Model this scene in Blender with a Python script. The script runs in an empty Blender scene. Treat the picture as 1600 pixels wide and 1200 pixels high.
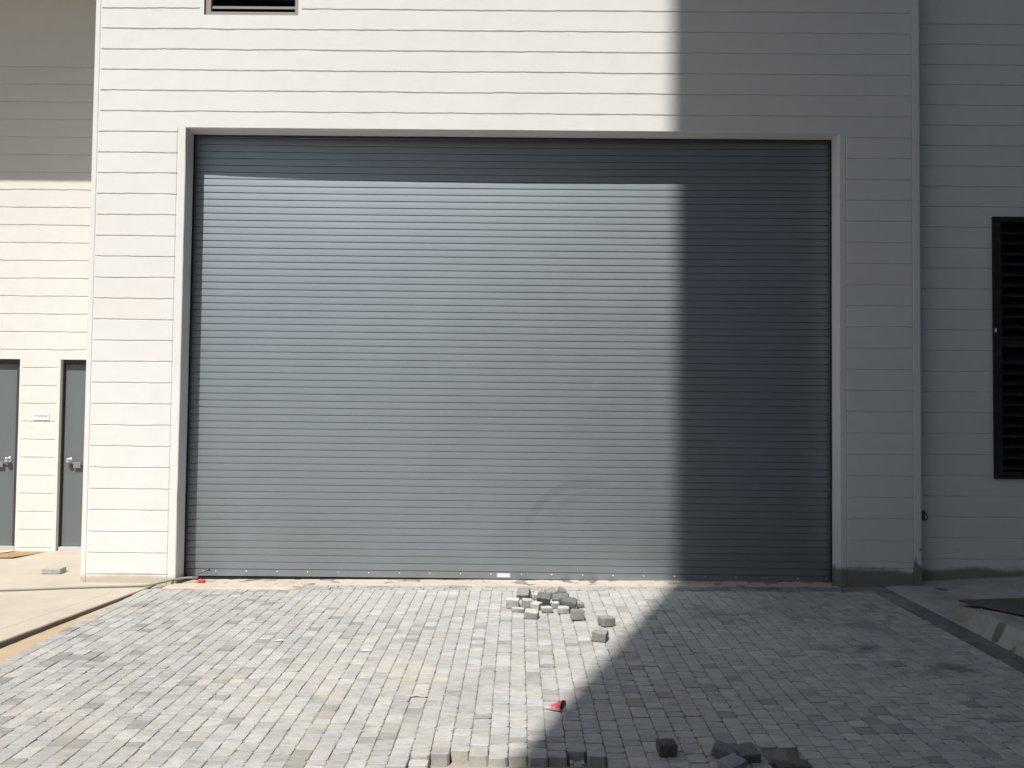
import bpy, bmesh, math, random
from math import sin, cos, pi, radians, exp, sqrt, atan2, floor
from mathutils import Vector, Matrix, noise
random.seed(7)
scene = bpy.context.scene
COL = scene.collection

# ------------------------------------------------------------------ camera
CAM = Vector((0.0, -8.0212, 1.65))
PITCH, YAW, ROLL = 0.0331, -0.0074, 0.0109
fw = Vector((sin(YAW)*cos(PITCH), cos(YAW)*cos(PITCH), sin(PITCH)))
rt0 = Vector((cos(YAW), -sin(YAW), 0)); up0 = rt0.cross(fw)
rt = rt0*cos(ROLL) + up0*sin(ROLL); up = up0*cos(ROLL) - rt0*sin(ROLL)
cd = bpy.data.cameras.new('camera'); cam = bpy.data.objects.new('camera', cd); COL.objects.link(cam)
cam.matrix_world = Matrix(((rt.x, up.x, -fw.x, CAM.x), (rt.y, up.y, -fw.y, CAM.y), (rt.z, up.z, -fw.z, CAM.z), (0, 0, 0, 1)))
cd.sensor_width = 36; cd.lens = 36*1310/1600; cd.clip_start = 0.05; cd.clip_end = 2000
scene.camera = cam

# ------------------------------------------------------------------ light
SX, SY, SZ = -0.376, -1.0, 1.56                      # direction towards the sun
elev = atan2(SZ, sqrt(SX*SX+SY*SY)); azim = atan2(SX, SY)
world = bpy.data.worlds.new('World'); scene.world = world; world.use_nodes = True
wn = world.node_tree.nodes; wl = world.node_tree.links; wn.clear()
sky = wn.new('ShaderNodeTexSky'); sky.sky_type = 'NISHITA'; sky.sun_disc = False
sky.sun_elevation = elev; sky.sun_rotation = azim % (2*pi); sky.air_density = 1.0; sky.dust_density = 1.5
wb = wn.new('ShaderNodeMix'); wb.data_type = 'RGBA'; wb.blend_type = 'MULTIPLY'; wb.inputs[0].default_value = 1
wb.inputs[7].default_value = (1.0, 1.015, .975, 1); wl.new(sky.outputs[0], wb.inputs[6])
bg = wn.new('ShaderNodeBackground'); bg.inputs['Strength'].default_value = 0.06
wo = wn.new('ShaderNodeOutputWorld'); wl.new(wb.outputs[2], bg.inputs[0]); wl.new(bg.outputs[0], wo.inputs[0])
sl = bpy.data.lights.new('sun', 'SUN'); sun = bpy.data.objects.new('sun', sl); COL.objects.link(sun)
sl.energy = 4.6; sl.angle = radians(0.53); sl.color = (1.0, 0.965, 0.90)
sun.rotation_euler = Vector((SX, SY, SZ)).to_track_quat('Z', 'Y').to_euler(); sun.location = (-6, -20, 26)
scene.view_settings.view_transform = 'Standard'; scene.view_settings.look = 'None'
scene.view_settings.gamma = 1; scene.view_settings.exposure = 0.35

# ------------------------------------------------------------------ helpers
def gz(x, y):                       # paved ground plane: falls away from the building, slight cross fall
    return 0.0083*x + 0.014*y

def mat(name, color=(.5, .5, .5), rough=.8, spec=.3, metal=0.0):
    m = bpy.data.materials.new(name); m.use_nodes = True
    b = m.node_tree.nodes['Principled BSDF']
    b.inputs['Base Color'].default_value = (*color, 1); b.inputs['Roughness'].default_value = rough
    b.inputs['Specular IOR Level'].default_value = spec; b.inputs['Metallic'].default_value = metal
    return m

class NT:
    """short-hand for wiring shader nodes"""
    def __init__(s, m): s.m = m; s.n = m.node_tree.nodes; s.l = m.node_tree.links; s.b = s.n['Principled BSDF']; s._c = {}
    def _set(s, sock, v):
        if hasattr(v, 'is_output') or isinstance(v, bpy.types.NodeSocket): s.l.new(v, sock)
        elif isinstance(v, (tuple, list)) and len(v) == 3 and sock.type == 'RGBA': sock.default_value = (*v, 1)
        else: sock.default_value = v
    def coord(s, kind='Object'):
        if kind not in s._c: s._c[kind] = s.n.new('ShaderNodeTexCoord').outputs[kind]
        return s._c[kind]
    def sep(s, v=None):
        k = s.n.new('ShaderNodeSeparateXYZ'); s.l.new(v or s.coord(), k.inputs[0]); return k.outputs
    def noise(s, scale, detail=4, rough=.55, vec=None, stretch=None):
        v = vec or s.coord()
        if stretch:
            mp = s.n.new('ShaderNodeMapping'); mp.inputs['Scale'].default_value = stretch; s.l.new(v, mp.inputs[0]); v = mp.outputs[0]
        k = s.n.new('ShaderNodeTexNoise'); k.inputs['Scale'].default_value = scale; k.inputs['Detail'].default_value = detail
        k.inputs['Roughness'].default_value = rough; s.l.new(v, k.inputs['Vector']); return k.outputs['Fac']
    def math(s, op, a, b=0.0, clamp=False):
        k = s.n.new('ShaderNodeMath'); k.operation = op; k.use_clamp = clamp; s._set(k.inputs[0], a); s._set(k.inputs[1], b); return k.outputs[0]
    def rng(s, v, a, b, c=0.0, d=1.0, smooth=True):
        k = s.n.new('ShaderNodeMapRange'); k.interpolation_type = 'SMOOTHSTEP' if smooth else 'LINEAR'
        s.l.new(v, k.inputs[0])
        for i, x in enumerate((a, b, c, d)): k.inputs[i+1].default_value = x
        return k.outputs[0]
    def mix(s, f, a, b, mode='MIX'):
        k = s.n.new('ShaderNodeMix'); k.data_type = 'RGBA'; k.blend_type = mode
        s._set(k.inputs[0], f); s._set(k.inputs[6], a); s._set(k.inputs[7], b); return k.outputs[2]
    def attr(s, name):
        k = s.n.new('ShaderNodeAttribute'); k.attribute_name = name; return k.outputs['Color']
    def bump(s, h, strength=.3, dist=.01, prev=None):
        k = s.n.new('ShaderNodeBump'); k.inputs['Strength'].default_value = strength; k.inputs['Distance'].default_value = dist
        s.l.new(h, k.inputs['Height'])
        if prev: s.l.new(prev, k.inputs['Normal'])
        s.l.new(k.outputs[0], s.b.inputs['Normal']); return k.outputs[0]
    def color(s, v): s._set(s.b.inputs['Base Color'], v)
    def rough(s, v): s._set(s.b.inputs['Roughness'], v)

def tag(o, label=None, cat=None, group=None, kind=None):
    if label: o['label'] = label
    if cat: o['category'] = cat
    if group: o['group'] = group
    if kind: o['kind'] = kind
    return o

def empty(name, loc=(0, 0, 0), rz=0, **k):
    o = bpy.data.objects.new(name, None); COL.objects.link(o); o.location = loc; o.rotation_euler = (0, 0, rz)
    o.empty_display_size = .1
    return tag(o, **k)

class MB:
    def __init__(s): s.v = []; s.f = []; s.t = []
    def add(s, vs, fs, tint=None):
        n = len(s.v); s.v += [tuple(v) for v in vs]; s.f += [tuple(i+n for i in f) for f in fs]
        if tint is not None: s.t += [tint]*len(fs)
        return s
    def quad(s, a, b, c, d): return s.add([a, b, c, d], [(0, 1, 2, 3)])
    def box(s, x0, x1, y0, y1, z0, z1):
        return s.add([(x0, y0, z0), (x1, y0, z0), (x1, y1, z0), (x0, y1, z0), (x0, y0, z1), (x1, y0, z1), (x1, y1, z1), (x0, y1, z1)],
                     [(3, 2, 1, 0), (4, 5, 6, 7), (0, 1, 5, 4), (1, 2, 6, 5), (2, 3, 7, 6), (3, 0, 4, 7)])
    def prism(s, pts, axis, a, b):
        """extrude a closed 2-D outline along axis ('x': pts=(y,z); 'y': pts=(x,z); 'z': pts=(x,y))"""
        P = {'x': lambda p, t: (t, p[0], p[1]), 'y': lambda p, t: (p[0], t, p[1]), 'z': lambda p, t: (p[0], p[1], t)}[axis]
        n = len(pts)
        return s.add([P(p, a) for p in pts]+[P(p, b) for p in pts],
                     [tuple(range(n))[::-1], tuple(range(n, 2*n))]+[(i, (i+1) % n, (i+1) % n+n, i+n) for i in range(n)])
    def tube(s, pts, r, seg=10, caps=True):
        pts = [Vector(p) for p in pts]; n = len(pts); rs = r if isinstance(r, (list, tuple)) else [r]*n; vs = []; fs = []
        for i, p in enumerate(pts):
            d = (pts[min(i+1, n-1)]-pts[max(i-1, 0)]).normalized()
            a = d.cross(Vector((0, 0, 1)));  a = a if a.length > .05 else d.cross(Vector((1, 0, 0))); a.normalize(); b = d.cross(a)
            for k in range(seg): vs.append(p+(a*cos(2*pi*k/seg)+b*sin(2*pi*k/seg))*rs[i])
        for i in range(n-1):
            for k in range(seg): fs.append((i*seg+k, i*seg+(k+1) % seg, (i+1)*seg+(k+1) % seg, (i+1)*seg+k))
        if caps: fs += [tuple(range(seg)), tuple(range((n-1)*seg, n*seg))[::-1]]
        return s.add(vs, fs)
    def lathe(s, o, d, prof, seg=20):
        """profile [(r, t)] around axis through o along d"""
        d = Vector(d).normalized(); o = Vector(o); a = d.orthogonal().normalized(); b = d.cross(a); vs = []; fs = []
        for r, t in prof:
            for k in range(seg): vs.append(o+d*t+(a*cos(2*pi*k/seg)+b*sin(2*pi*k/seg))*r)
        for i in range(len(prof)-1):
            for k in range(seg): fs.append((i*seg+k, i*seg+(k+1) % seg, (i+1)*seg+(k+1) % seg, (i+1)*seg+k))
        fs += [tuple(range(seg)), tuple(range((len(prof)-1)*seg, len(prof)*seg))[::-1]]
        return s.add(vs, fs)
    def grid(s, xs, ys, fn, skip=None):
        n = len(xs); vs = [(x, y, fn(x, y)) for y in ys for x in xs]
        fs = [(j*n+i, j*n+i+1, (j+1)*n+i+1, (j+1)*n+i) for j in range(len(ys)-1) for i in range(n-1)
              if not (skip and skip((xs[i]+xs[i+1])/2, (ys[j]+ys[j+1])/2))]
        return s.add(vs, fs)
    def build(s, name, m, parent=None, smooth=False, fix=True, bevel=0):
        me = bpy.data.meshes.new(name); me.from_pydata(s.v, [], s.f); me.validate()
        if s.t and len(s.t) == len(me.polygons):
            at = me.color_attributes.new('tint', 'FLOAT_COLOR', 'CORNER'); buf = []
            for p, t in zip(me.polygons, s.t): buf += [*t, 1]*len(p.vertices)
            at.data.foreach_set('color', buf)
        if fix or bevel:
            bm = bmesh.new(); bm.from_mesh(me)
            if bevel: bmesh.ops.bevel(bm, geom=bm.edges[:], offset=bevel, segments=2, affect='EDGES', profile=.6)
            if fix: bmesh.ops.recalc_face_normals(bm, faces=bm.faces[:])
            bm.to_mesh(me); bm.free()
        me.materials.append(m)
        if smooth: me.polygons.foreach_set('use_smooth', [True]*len(me.polygons))
        o = bpy.data.objects.new(name, me); COL.objects.link(o); o.parent = parent
        return o

def lin(a, b, step):
    n = max(1, int(math.ceil((b-a)/step))); return [a+(b-a)*i/n for i in range(n+1)]
def nz(x, y=0, z=0, s=1): return noise.noise(Vector((x*s, y*s, z*s)))
def sm(a, b, x):
    t = max(0, min(1, (x-a)/(b-a))); return t*t*(3-2*t)

# ------------------------------------------------------------------ materials
def stucco(name, stain_lo, stain_hi, stain_col, base=(.705, .70, .69)):
    m = mat(name, base, .85, .25); t = NT(m); xyz = t.sep()
    big = t.noise(.9, 5, .6); mid = t.noise(5, 4); fine = t.noise(60, 3)
    c = t.mix(t.rng(big, .35, .7), base, (base[0]*.985, base[1]*.965, base[2]*.955))
    c = t.mix(t.math('MULTIPLY', t.rng(mid, .45, .75), .5), c, (base[0]*.93, base[1]*.935, base[2]*.92))
    c = t.mix(t.math('MULTIPLY', t.rng(t.noise(1.3, 3, .6, stretch=(4, 1, .35)), .55, .8), .3), c, (.70, .68, .65))
    # worn, damp band of bare render along the foot of the wall
    h = t.math('ADD', xyz[2], t.math('MULTIPLY', t.math('SUBTRACT', t.noise(2.2, 5, .65), .5), .16))
    if name.endswith('front'):
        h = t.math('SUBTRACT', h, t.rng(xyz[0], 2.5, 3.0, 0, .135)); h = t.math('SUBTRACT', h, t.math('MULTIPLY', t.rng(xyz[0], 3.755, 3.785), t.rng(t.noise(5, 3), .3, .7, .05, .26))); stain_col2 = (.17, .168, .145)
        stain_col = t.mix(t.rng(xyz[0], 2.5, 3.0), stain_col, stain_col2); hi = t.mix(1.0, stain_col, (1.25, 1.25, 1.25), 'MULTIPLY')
    else: hi = tuple(v*1.35 for v in stain_col)
    k = t.rng(h, stain_lo, stain_hi, .95, 0)
    c = t.mix(k, c, t.mix(t.noise(14, 5), stain_col, hi))
    sp = t.math('MULTIPLY', t.rng(t.noise(28, 2), .70, .74), t.rng(xyz[2], .2, 1.6, .6, .0))
    c = t.mix(sp, c, (.45, .41, .35))
    t.color(c); t.bump(t.math('ADD', t.math('MULTIPLY', mid, 1.6), t.math('MULTIPLY', fine, .22)), .35, .006)
    return m
M = {}
M['stucco'] = stucco('white_stucco_sunny_front', .015, .085, (.42, .36, .29))
M['stucco_r'] = stucco('white_stucco_right', .14, .20, (.19, .185, .155))
M['stucco_l'] = stucco('white_stucco_left', -.02, .03, (.5, .46, .40), (.675, .662, .64))
M['fill'] = mat('white_render', (.76, .75, .72), .9, .2)

def steel(name, col, rough, spec, scuff=True):
    m = mat(name, col, rough, spec); t = NT(m)
    n1 = t.noise(.55, 4, .6, stretch=(1, 1, 1.6)); n2 = t.noise(2.5, 5, .6, stretch=(1, 1, 5)); n3 = t.noise(90, 2)
    c = t.mix(t.rng(n1, .3, .75), col, tuple(v*1.04 for v in col))
    c = t.mix(t.math('MULTIPLY', t.rng(n2, .5, .8), .14), c, tuple(v*.88 for v in col))
    if scuff:
        x, y, z = t.sep()
        def arc(cx, cz, r, wdt, a0, a1, f, c):
            dx = t.math('SUBTRACT', x, cx); dz = t.math('SUBTRACT', z, cz)
            d = t.math('SQRT', t.math('ADD', t.math('MULTIPLY', dx, dx), t.math('MULTIPLY', dz, dz)))
            a = t.math('ARCTAN2', dz, dx)
            k = t.rng(t.math('ABSOLUTE', t.math('SUBTRACT', d, r)), wdt*.6, wdt, 1, 0)
            k = t.math('MULTIPLY', k, t.rng(a, a0, a0+.25)); k = t.math('MULTIPLY', k, t.rng(a, a1-.5, a1, 1, 0))
            return t.mix(t.math('MULTIPLY', k, f), c, tuple(v*.70 for v in col))
        c = arc(.70, .33, .63, .05, 1.25, 3.05, .24, c)
        c = arc(.80, .30, .56, .045, 1.6, 2.6, .20, c)
        dust = t.math('MULTIPLY', t.rng(z, .05, 1.3, .22, 0), t.rng(t.noise(1.2, 4), .3, .7))
        c = t.mix(dust, c, (.24, .225, .2))
    t.color(c); t.rough(t.rng(t.noise(3, 3), .2, .8, rough-.01, rough+.015))
    t.bump(n3, .05, .001)
    return m
M['door'] = steel('grey_painted_steel', (.335, .375, .415), .53, .5); M['door'].node_tree.nodes['Principled BSDF'].inputs['Metallic'].default_value = .9
M['leaf'] = steel('grey_door_paint', (.125, .142, .150), .5, .4, False)
M['latch'] = mat('grey_latch_metal', (.24, .245, .24), .45, .5, .3)
M['darkframe'] = mat('dark_frame_paint', (.05, .045, .05), .5, .4)
M['guide'] = mat('black_guide_steel', (.012, .013, .015), .6, .3)
M['chrome'] = mat('brushed_chrome', (.75, .75, .76), .22, .5, 1.0)
M['zinc'] = mat('zinc_screw', (.8, .8, .8), .3, .5, .8)
M['alu'] = mat('aluminium_threshold', (.6, .58, .54), .45, .5, .3)
M['white'] = mat('white_plastic', (.85, .85, .84), .5, .4)
M['ink'] = mat('grey_ink', (.22, .2, .19), .6, .3)
M['louvre'] = mat('black_louvre_paint', (.018, .018, .018), .5, .4)
t = NT(M['louvre']); t.color(t.mix(t.rng(t.noise(9, 4), .45, .8), (.014, .014, .015), (.035, .034, .032)))
M['void'] = mat('dark_interior', (.01, .01, .011), .9, .1)
M['bronze'] = mat('bronze_vent_frame', (.27, .235, .215), .5, .4)
M['blade'] = mat('vent_blade_metal', (.17, .17, .155), .6, .3)

def concrete(name, col, dark, stain=0.5, bump=.35, slot=False, hole=False):
    m = mat(name, col, .9, .2); t = NT(m); x, y, z = t.sep()
    c = t.mix(t.rng(t.noise(1.1, 6, .6), .3, .72), col, tuple(v*.86 for v in col))
    c = t.mix(t.math('MULTIPLY', t.rng(t.noise(4, 6, .65), .5, .75), stain), c, dark)
    c = t.mix(t.math('MULTIPLY', t.rng(t.noise(45, 3), .55, .75), .3), c, dark)
    c = t.mix(t.math('MULTIPLY', t.rng(t.noise(16, 2), .74, .78), .7), c, tuple(v*.45 for v in dark))
    if hole:
        for cx, cy, cz, rr in ((3.535, -1.80, .07, .05), (3.50, -2.03, .06, .025), (3.95, -.15, .05, .06)):
            q = t.math('ADD', t.math('POWER', t.math('SUBTRACT', x, cx), 2.0), t.math('POWER', t.math('MULTIPLY', t.math('SUBTRACT', y, cy), .8), 2.0))
            q = t.math('ADD', q, t.math('MULTIPLY', t.math('SUBTRACT', t.noise(18, 3), .5), rr*rr))
            c = t.mix(t.math('MULTIPLY', t.rng(q, rr*rr*.5, rr*rr, 1, 0), .8), c, (.10, .10, .09))
        c = t.mix(t.math('MULTIPLY', t.rng(t.noise(2.2, 6, .7), .5, .62), .55), c, (.27, .24, .19))
    if slot:   # saw-cut joint running across the slab, faint hairline beyond it
        d = t.math('ADD', x, t.math('ADD', 3.596, t.math('MULTIPLY', y, -.1513)))
        d = t.math('ADD', d, t.math('MULTIPLY', t.math('SUBTRACT', t.noise(3, 3), .5), .012))
        k = t.math('MULTIPLY', t.rng(t.math('ABSOLUTE', d), .002, .006, .65, 0), t.rng(y, -.45, -.3, 1, 0))
        c = t.mix(k, c, (.2, .16, .12))
    t.color(c); t.bump(t.math('ADD', t.noise(7, 5), t.math('MULTIPLY', t.noise(110, 3), .25)), bump, .008)
    return m
M['apron'] = concrete('sandy_concrete_slab', (.47, .42, .35), (.37, .33, .275), .5, slot=True)
M['kerb_face'] = concrete('dark_slab_edge', (.16, .135, .115), (.10, .085, .07))  # side face of the slab, much darker than its top
M['thresh'] = concrete('pale_threshold_mortar', (.50, .44, .365), (.36, .31, .25), .6, .6)
M['pave_r'] = concrete('grey_concrete_walk', (.41, .405, .375), (.26, .25, .22), .7, .6, hole=True)
M['screed'] = concrete('grey_screed_rail', (.36, .34, .31), (.25, .24, .22), .6)

m = M['sand'] = mat('yellow_bedding_sand', (.55, .42, .27), .95, .1); t = NT(m)
c = t.mix(t.rng(t.noise(2.5, 6, .6), .3, .7), (.47, .37, .25), (.40, .315, .215)); sx_, sy_, sz_ = t.sep()
inn = t.math('MULTIPLY', t.math('MULTIPLY', t.rng(sx_, -3.42, -3.38), t.rng(sx_, 3.3, 3.4, 1, 0)), t.rng(sy_, -3.82, -3.78))
c = t.mix(inn, c, t.mix(t.rng(t.noise(6, 5, .65), .38, .62), (.15, .14, .125), (.31, .29, .26)))
c = t.mix(t.math('MULTIPLY', t.rng(t.noise(60, 3), .5, .7), .4), c, (.40, .31, .20))
t.color(c); t.bump(t.math('ADD', t.noise(9, 5), t.math('MULTIPLY', t.noise(160, 2), .35)), .6, .012)

def stone_mat(name, use_tint=True, col=(.4, .4, .4), dusty=True, topdust=0):
    m = mat(name, col, .88, .22); t = NT(m)
    base = t.attr('tint') if use_tint else col
    xyz = t.sep()
    st = t.noise(13, 5, .68, stretch=(1, 2.0, 1)) if use_tint else t.noise(22, 5, .65)
    c = t.mix(t.rng(st, .35, .7), base, t.mix(1.0, base, (.78, .775, .77), 'MULTIPLY'))
    gr = t.noise(130, 3, .7)
    c = t.mix(t.math('MULTIPLY', t.rng(gr, .52, .72), .35), c, t.mix(1.0, base, (.62, .62, .62), 'MULTIPLY'))
    c = t.mix(t.math('MULTIPLY', t.rng(t.noise(95, 2, .6), .6, .75), .3), c, (.62, .60, .57))
    if dusty:
        x, y, z = xyz
        def blob(cx, cy, rx, ry):
            a = t.math('DIVIDE', t.math('SUBTRACT', x, cx), rx); b = t.math('DIVIDE', t.math('SUBTRACT', y, cy), ry)
            return t.rng(t.math('ADD', t.math('MULTIPLY', a, a), t.math('MULTIPLY', b, b)), .0, 1.0, 1, 0)
        n = t.rng(t.noise(5, 5, .65), .42, .66)
        for cx, cy, rx, ry, f in ((-1.15, -2.75, 1.0, .75, .38), (-.62, -2.55, .3, .25, .45), (-2.6, -3.4, 1.3, .7, .25), (-.9, -3.6, 1.0, .4, .28)):
            c = t.mix(t.math('MULTIPLY', t.math('MULTIPLY', blob(cx, cy, rx, ry), n), f), c, (.50, .455, .36))
        # spilt dirt left of the kerb on the shaded side
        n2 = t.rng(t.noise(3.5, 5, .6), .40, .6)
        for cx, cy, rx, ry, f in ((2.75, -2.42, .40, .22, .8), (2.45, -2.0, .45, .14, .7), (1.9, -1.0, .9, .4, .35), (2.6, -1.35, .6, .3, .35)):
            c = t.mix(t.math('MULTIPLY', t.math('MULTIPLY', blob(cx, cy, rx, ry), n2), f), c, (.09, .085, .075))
        # pale cement dust along the row by the door
        c = t.mix(t.math('MULTIPLY', t.rng(y, -1.3, -.2, 0, .35), t.rng(t.noise(2.6, 5, .6), .35, .65)), c, (.43, .415, .39))
        c = t.mix(t.math('MULTIPLY', t.rng(t.noise(1.4, 4, .6), .5, .72), .25), c, (.45, .43, .40))
    if topdust:      # cement dust lying on the upward faces
        g = t.n.new('ShaderNodeNewGeometry'); zz = t.sep(g.outputs['True Normal'])[2]
        c = t.mix(t.math('MULTIPLY', t.rng(zz, .55, .9), t.rng(t.noise(18, 4), .3, .55, topdust*.6, topdust)), c, (.60, .58, .54))
    t.color(c); t.bump(t.math('ADD', st, t.math('MULTIPLY', gr, .6)), .55, .006)
    return m
M['paver'] = stone_mat('tumbled_grey_paving')
M['board'] = mat('brown_weathered_board', (.16, .12, .09), .85, .2); t = NT(M['board'])
t.color(t.mix(t.rng(t.noise(5, 6, .65, stretch=(1, 4, 1)), .35, .7), (.17, .13, .10), (.105, .085, .07)))
M['card'] = mat('brown_cardboard', (.48, .30, .16), .9, .1); t = NT(M['card'])
t.color(t.mix(t.rng(t.noise(6, 5), .4, .7), (.36, .24, .14), (.29, .19, .12)))
M['tape'] = mat('pale_paper_strip', (.72, .62, .50), .8, .2)
M['hose'] = mat('grey_green_hose', (.25, .27, .245), .5, .4)
M['red'] = mat('red_plastic', (.62, .03, .025), .4, .5)
M['rust'] = mat('brown_metal', (.16, .10, .08), .6, .4)
M['blue'] = mat('blue_black_wire', (.03, .05, .08), .4, .4)
M['bluescrap'] = mat('pale_blue_plastic', (.46, .55, .58), .5, .4)
M['leafdry'] = mat('dry_tan_scrap', (.43, .36, .28), .8, .2)
M['slab_l'] = stone_mat('pale_slab_stone', False, (.46, .455, .44), False)

# ------------------------------------------------------------------ grooved stucco walls
S = 0.2032
Z = [5.5456 - S*i for i in range(30)]

def groove_wall(x0, x1, z0, z1, yf, hz, vt, holes, m, name, parent, back=None, seed=0, xstep=.024):
    """front skin of a scored render wall: one sheet whose rows and columns dip into the scored lines"""
    GW, GD = .0062, .0075
    # rows (z) and what they are
    rows = [(z0, None, 0), (z1, None, 0)]
    for k, (z, rg) in enumerate(hz):
        for o, d in ((-GW*1.25, 0), (-GW*.6, 1), (GW*.6, 1), (GW*1.25, 0)): rows.append((z+o, k, d))
    cols = [(x, None, 0) for x in lin(x0, x1, xstep)]
    for k, (x, za, zb) in enumerate(vt):
        cols = [c for c in cols if abs(c[0]-x) > .012]
        for o, d in ((-.0075, 0), (-.0035, 1), (.0035, 1), (.0075, 0)): cols.append((x+o, k, d))
    for ha, hb, va, vb in holes:
        cols = [c for c in cols if c[1] is not None or (abs(c[0]-ha) > .01 and abs(c[0]-hb) > .01)] + [(ha, None, 0), (hb, None, 0)]
        for z in (va, vb):
            if z0 < z < z1 and all(abs(r[0]-z) > .009 for r in rows): rows.append((z, None, 0))
            elif z0 < z < z1:                    # nudge the groove away from the hole edge
                rows = [r for r in rows if abs(r[0]-z) > .009] + [(z, None, 0)]
    ends = set()
    for k, (z, rg) in enumerate(hz):
        for a, b in rg: ends |= {round(a, 4), round(b, 4)}
    for e in ends:
        if all(abs(c[0]-e) > .006 for c in cols): cols.append((e, None, 0))
    rows.sort(); cols.sort(key=lambda c: c[0])
    xs = sorted(set([x0, x1])); n = len(cols); b = MB(); vs = []
    for z, hk, hd in rows:
        for x, vk, vd in cols:
            y = yf + .0016*nz(x, z, seed, 1.7) + .0008*nz(x+9, z, seed, 6); zz = z; xx = x
            if hk is not None:
                zz += .0048*nz(x, hk*3.7, seed, 2.6) + .0028*nz(x, hk*5.1, seed+4, 11) + .0026*max(0, nz(x, hk*2.9, seed+7, 24)-.12)*(1 if hd else 2.2)
                if hd and any(a+.002 < x < e-.002 for a, e in hz[hk][1]): y += GD*(1+.35*nz(x, hk, seed, 5))
            if vk is not None:
                xx += .0022*nz(z, vk*3.3, seed+8, 3) + .001*nz(z, vk, seed+2, 13)
                if vd and vt[vk][1] < z < vt[vk][2]: y += GD*.8
            vs.append((xx, y, zz))
    fs = []
    for j in range(len(rows)-1):
        zc = (rows[j][0]+rows[j+1][0])/2
        for i in range(n-1):
            xc = (cols[i][0]+cols[i+1][0])/2
            if any(a < xc < e and c < zc < d for a, e, c, d in holes): continue
            fs.append((j*n+i, j*n+i+1, (j+1)*n+i+1, (j+1)*n+i))
    b.add(vs, fs)
    return b

bld = empty('building', (0, 0, 0), label='white stucco building scored with plank lines, holding the large grey roller door', cat='building')
XL, XR, OL, OR, OT = -4.158, 3.843, -3.245, 3.068, 4.367       # pilaster outer edges, opening, lintel
GL, GR, GIL, GIR = -4.103, 3.768, -3.324, 3.135
C = .006                                                     # arris
TOP = 9.2; FOOT = -.35
VX0, VX1, VZ0, VZ1 = -3.10, -2.178, 5.482, 6.15
hz = []
for i in range(-16, 28):
    z = 5.5456 - S*i
    if i <= 5:
        rg = [(GL+.012, GR-.004)]
        if VZ0-.01 < z < VZ1+.01: rg = [(GL+.012, VX0-.035), (VX1+.03, GR-.004)]
    else: rg = [(GL+.004, GIL), (GIR, GR)]
    if i == 27: rg = [(GL, GIL)]
    if i == 5: rg = [(GL+.012, GR)]
    hz.append((z, rg))
hz.append((.245-.045, [(GIR, GR)]))
hz = [h for h in hz if not (h[0] < .2 and h[1] == [(GIR, GR)] and h[0] != .245-.045)]
hz.sort()
vt = [(GL, -.5, 5.60), (GL-.001+.0, 5.60, TOP)] if False else [(GL, -.5, TOP), (GIL, -.5, 4.335), (GIR, -.5, 4.335), (GR, -.5, TOP)]
b = groove_wall(XL+C, XR-C, FOOT, TOP, 0, hz, vt, [(OL-C, OR+C, FOOT, OT+C), (VX0, VX1, VZ0, VZ1)], None, 'front_wall', bld, seed=1)
# arrises and returns of the opening, wavy by a millimetre or two
zs = lin(FOOT, OT, .12)
for side, xe, sgn in ((0, OL, -1), (1, OR, 1)):
    for a, c in zip(zs[:-1], zs[1:]):
        wa, wc = .004*nz(a, side, 5, 2)+.002*nz(a, side, 9, 9), .004*nz(c, side, 5, 2)+.002*nz(c, side, 9, 9)
        b.quad((xe+sgn*C, 0, a), (xe+wa, C, a), (xe+wc, C, c), (xe+sgn*C, 0, c))
        b.quad((xe+wa, C, a), (xe+.5*wa, .193, a), (xe+.5*wc, .193, c), (xe+wc, C, c))
xs = lin(OL, OR, .15)
for a, c in zip(xs[:-1], xs[1:]):
    wa, wc = .004*nz(a, 3, 5, 1.5)-.003, .004*nz(c, 3, 5, 1.5)-.003
    if a == OL: wa = 0
    if c == OR: wc = 0
    b.quad((a, 0, OT+C), (c, 0, OT+C), (c, C, OT+wc), (a, C, OT+wa))
    b.quad((a, C, OT+wa), (c, C, OT+wc), (c, .193, OT+.5*wc), (a, .193, OT+.5*wa))
b.quad((OL-C, .0, OT+C), (OL, C, OT), (OL, C, OT), (OL-C, 0, OT)) if False else None
# outer corners and their returns
b.quad((XL+C, 0, FOOT), (XL, C, FOOT), (XL, C, TOP), (XL+C, 0, TOP)); b.quad((XL, C, FOOT), (XL, 1.43, FOOT), (XL, 1.43, TOP), (XL, C, TOP))
b.quad((XR-C, 0, FOOT), (XR, C, FOOT), (XR, C, TOP), (XR-C, 0, TOP)); b.quad((XR, C, FOOT), (XR, .22, FOOT), (XR, .22, TOP), (XR, C, TOP))
# vent reveal
for p, q in (((VX0, VZ0), (VX1, VZ0)), ((VX0, VZ1), (VX1, VZ1)), ((VX0, VZ0), (VX0, VZ1)), ((VX1, VZ0), (VX1, VZ1))):
    b.quad((p[0], 0, p[1]), (q[0], 0, q[1]), (q[0], .12, q[1]), (p[0], .12, p[1]))
b.build('front_wall', M['stucco'], bld, fix=False)

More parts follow.
